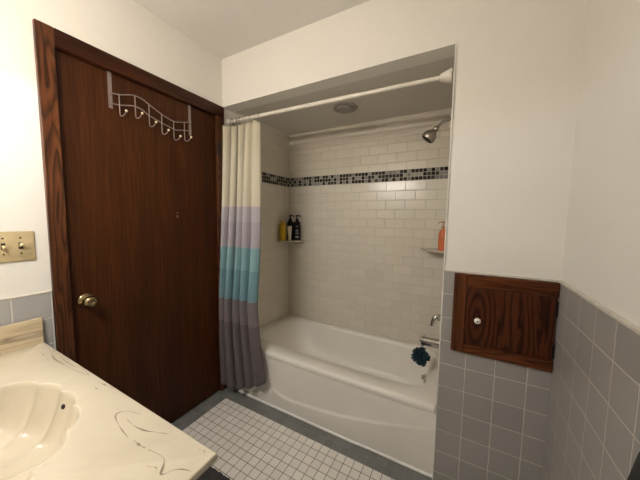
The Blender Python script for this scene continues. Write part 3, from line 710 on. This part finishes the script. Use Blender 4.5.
# ------------------------------------------------------------------ vanity with shell basin
va = thing('bathroom_vanity', 'cream marble vanity top with moulded shell basin at lower left', 'vanity', (.545, -1.26, 0))
VX1, VY1, VY0, VX0 = 1.0905, -.9875, YN+.001, .0085
def vanity_top():
    bm = bmesh.new(); H = Vector((.53, -1.435)); lob = math.radians(17.2)
    def R(t):                                   # t = angle from the +y direction, towards +x
        a = abs(t)
        base = .372 - .030*max(0, (a-.35))**1.2
        k = abs(math.cos(PI*(t-math.radians(4.6))/lob))
        if a > 1.62: base = max(.075, base - (a-1.62)*.9)
        amp = .017 if a < 1.62 else .017*max(0, 1-(a-1.62)*3)
        return base - amp*(1-k**.55)
    def out(t):
        dx, dy = math.sin(t), math.cos(t); k = 1e9
        if dx > 1e-9: k = min(k, (VX1-H.x)/dx)
        if dx < -1e-9: k = min(k, (VX0-H.x)/dx)
        if dy > 1e-9: k = min(k, (VY1-H.y)/dy)
        if dy < -1e-9: k = min(k, (VY0-H.y)/dy)
        return k
    N = 720; ths = [-PI+2*PI*i/N for i in range(N)]
    for cx_, cy_ in ((VX1,VY1),(VX0,VY1),(VX1,VY0),(VX0,VY0)):
        t0 = math.atan2(cx_-H.x, cy_-H.y); k = min(range(N), key=lambda i: abs(ths[i]-t0)); ths[k] = t0
    ss = [.04, .12, .2, .3, .4, .5, .58, .65, .71, .76, .80, .83, .86, .885, .91, .93, .95, .965, .98, .99, 1.0]
    rings = []
    cb = bm.verts.new((H.x, H.y, ZC-.030))
    def depth(s, t):
        a = abs(t); front = max(0, math.cos(min(a, PI/2)))
        s0 = .80 if t < .42 else max(.45, .80-(t-.42)*1.1)
        e = 2.4
        wall = 1-max(0, (s-s0)/(1-s0))**e if s > s0 else 1
        fl = .25+.75*max(0, min(1, (s-.03)/.60))
        k = abs(math.cos(PI*(t-math.radians(4.6))/lob)) if a < 1.62 else 1
        ridge = (1-k)**2.0*.007*s*min(1, wall*2)
        return max(0, .135*fl*wall*(.6+.4*front) - ridge)
    for s in ss:
        ring = []
        for t in ths:
            r = R(t)*s; d = depth(s, t)
            ring.append(bm.verts.new((H.x+math.sin(t)*r, H.y+math.cos(t)*r, ZC-d-(.0 if s < 1 else .0015))))
        rings.append(ring)
    for off, dz in ((.0022, -.0003), (.005, 0)):
        rings.append([bm.verts.new((H.x+math.sin(t)*(R(t)+off), H.y+math.cos(t)*(R(t)+off), ZC+dz)) for t in ths])
    def rim(scale, z, inset=0):
        rr = []
        for t in ths:
            k = out(t); x, y = H.x+math.sin(t)*k, H.y+math.cos(t)*k
            x = min(max(x, VX0+inset), VX1-inset); y = min(max(y, VY0+inset), VY1-inset)
            rr.append(bm.verts.new((x, y, z)))
        rings.append(rr)
    rim(1, ZC, .004); rim(1, ZC-.0012, .0012); rim(1, ZC-.004, 0); rim(1, ZC-.015, 0); rim(1, ZC-.018, .002); rim(1, ZC-.018, .03)
    for k in range(N): bm.faces.new((cb, rings[0][k], rings[0][(k+1)%N]))
    for i in range(len(rings)-1):
        for k in range(N): bm.faces.new((rings[i][k], rings[i][(k+1)%N], rings[i+1][(k+1)%N], rings[i+1][k]))
    return bm
ct = obj('countertop', vanity_top(), MAT['marble'], va, smooth=True, auto=50)
bm = bmesh.new(); sph(bm, (.553, -1.090, ZC-.024), .0055, 2, (.8, .9, 1.5)); obj('overflow_hole', bm, MAT['sinkdark'], ct)
bm = bmesh.new(); lathe(bm, [(.024, 0), (.024, .003), (.016, .004), (.015, .001), (0, .001)], 24, (.53, -1.33, ZC-.079)); obj('basin_drain', bm, MAT['chrome'], ct, smooth=True, auto=40)
bm = bmesh.new(); box(bm, .0085, .028, VY0, -.989, ZC-.001, .8905, .0025); obj('side_splash', bm, MAT['splash'], va)
bm = bmesh.new(); box(bm, .0285, VX1, VY0, VY0+.018, ZC-.001, .8905, .0025); obj('back_splash', bm, MAT['splash'], va)
def ribbon(_, pts, w0, n=26):
    bm = bmesh.new()
    sp_ = spline([(x, y, 0) for x, y in pts], n); L = []
    for i, p in enumerate(sp_):
        t = (sp_[min(i+1, n)]-sp_[max(i-1, 0)]).normalized(); nn = Vector((-t.y, t.x, 0))
        s = i/n; ww = w0*(math.sin(PI*min(max(s, .03), .97))**.6)*(.7+.5*math.sin(13*s+w0*900))
        L.append((bm.verts.new((p.x+nn.x*ww, p.y+nn.y*ww, ZC+.00025)), bm.verts.new((p.x-nn.x*ww, p.y-nn.y*ww, ZC+.00025))))
    for a, b in zip(L, L[1:]): bm.faces.new((a[0], a[1], b[1], b[0]))
    obj('marble_vein', bm, MAT['vein'], ct)
ribbon(bm, [(.813,-1.010),(.775,-1.020),(.757,-1.034),(.762,-1.047),(.800,-1.057),(.829,-1.062),(.868,-1.066)], 0.00244)
ribbon(bm, [(.889,-1.064),(.915,-1.064),(.935,-1.062)], 0.00264)
ribbon(bm, [(.945,-1.061),(.976,-1.056),(1.000,-1.057),(1.015,-1.067),(1.028,-1.080),(1.036,-1.075),(1.045,-1.060),(1.062,-1.050),(1.078,-1.046)], 0.00244)
ribbon(bm, [(.800,-1.037),(.840,-1.040),(.880,-1.035),(.915,-1.022),(.945,-1.012)], 0.00188)
ribbon(bm, [(.09,-.995),(.16,-1.005),(.24,-1.018),(.32,-1.016),(.40,-1.012),(.47,-1.002)], 0.00226, 40)
ribbon(bm, [(.12,-.992),(.19,-.996),(.28,-1.004),(.36,-1.002),(.43,-.995),(.49,-1.004)], 0.00169, 40)
ribbon(bm, [(.545,-1.001),(.585,-.998),(.625,-.993)], 0.00226); ribbon(bm, [(.565,-1.018),(.582,-1.020),(.598,-1.017)], 0.00188)
ribbon(bm, [(.10,-1.03),(.17,-1.028),(.24,-1.034)], 0.00169); ribbon(bm, [(.985,-1.085),(1.005,-1.077),(1.018,-1.084)], 0.00113)
ribbon(bm, [(1.045,-1.004),(1.060,-1.000),(1.072,-1.006)], 0.00094)
bm = bmesh.new(); box(bm, .0085, 1.060, VY0, -1.035, .09, .63); box(bm, .0085, 1.055, VY0, -1.09, 0, .09); box(bm, .0085, 1.060, -1.05, -1.035, .63, ZC-.0185); box(bm, 1.045, 1.060, VY0, -1.05, .63, ZC-.0185); box(bm, .0085, .0235, VY0, -1.05, .63, ZC-.0185); obj('cabinet_body', bm, MAT['cabinet'], va)
for x0, x1, kx in ((.04, .53, .49), (.545, 1.035, .585)):
    bm = bmesh.new(); box(bm, x0, x1, -1.035, -1.017, .12, .62, .003); dr = obj('cabinet_door', bm, MAT['cabinet'], va)
    bm = bmesh.new(); lathe(bm, [(.006, 0), (.006, .012), (.014, .018), (.011, .026), (0, .027)], 18, (kx, -1.017, .55), 'y'); obj('knob', bm, MAT['brass'], dr, smooth=True)

# ------------------------------------------------------------------ dark rug at the vanity's foot, black towel on the right wall
def rug():
    bm = bmesh.new(); nx, ny = 70, 60; g = []
    x0, x1, y0, y1 = .36, .99, -1.00, -.515
    for i in range(nx+1):
        col = []
        for j in range(ny+1):
            ex = min(i, nx-i)/nx*14; ey = min(j, ny-j)/ny*12; e = min(1, ex, ey)
            z = .004+.014*min(1, e)**.5+random.uniform(0, .005)
            col.append(bm.verts.new((x0+(x1-x0)*i/nx+random.uniform(-.003,.003), y0+(y1-y0)*j/ny+random.uniform(-.003,.003), z)))
        g.append(col)
    for i in range(nx):
        for j in range(ny): bm.faces.new((g[i][j], g[i+1][j], g[i+1][j+1], g[i][j+1]))
    bd = [g[i][0] for i in range(nx+1)]+[g[nx][j] for j in range(1, ny+1)]+[g[i][ny] for i in range(nx-1, -1, -1)]+[g[0][j] for j in range(ny-1, 0, -1)]
    lo_ = [bm.verts.new((v.co.x, v.co.y, .0005)) for v in bd]; n = len(bd)
    for i in range(n): bm.faces.new((bd[i], bd[(i+1)%n], lo_[(i+1)%n], lo_[i]))
    bm.faces.new(lo_[::-1]); return bm
tag(obj('bath_rug', rug(), MAT['rug'], smooth=True), 'charcoal pile bath rug on the floor by the vanity corner', 'rug')
tw = thing('hand_towel', 'black hand towel at the right edge hanging on the grey tiles', 'towel', (W-.03, -.85, .95))
def towel():
    bm = bmesh.new(); nz, nk = 26, 48; rings = []
    for j in range(nz+1):
        t = j/nz; z = 1.135-.60*t; half = .02+.155*min(1, t*2.6)**.75+.055*t; dep = .014+.030*min(1, t*2)
        ring = []
        for k in range(nk):
            a = 2*PI*k/nk; fr = 1+.10*math.sin(a*7+t*2)
            ring.append(bm.verts.new((W-.0115-dep-dep*math.cos(a)*.98*min(1, fr), -.890+half*math.sin(a)*(1+.02*math.sin(a*5)), z)))
        rings.append(ring)
    for i in range(nz):
        for k in range(nk): bm.faces.new((rings[i][k], rings[i][(k+1)%nk], rings[i+1][(k+1)%nk], rings[i+1][k]))
    bm.faces.new(rings[0]); bm.faces.new(rings[-1][::-1]); return bm
obj('towel_cloth', towel(), MAT['towel'], tw, smooth=True)
hk_ = thing('wall_hook', 'chrome wall hook above the tile cap carrying the black towel', 'hook', (W, -.875, 1.12))
bm = bmesh.new(); lathe(bm, [(.018, 0), (.018, -.004), (.010, -.008)], 20, (W, -.875, 1.15), 'x'); obj('hook_plate', bm, MAT['chrome'], hk_, smooth=True, auto=40)
bm = bmesh.new(); tube(bm, spline([(W-.006, -.875, 1.15), (W-.03, -.875, 1.145), (W-.045, -.875, 1.143), (W-.055, -.875, 1.160)], 14), .004, 10); obj('hook_arm', bm, MAT['chrome'], hk_, smooth=True)
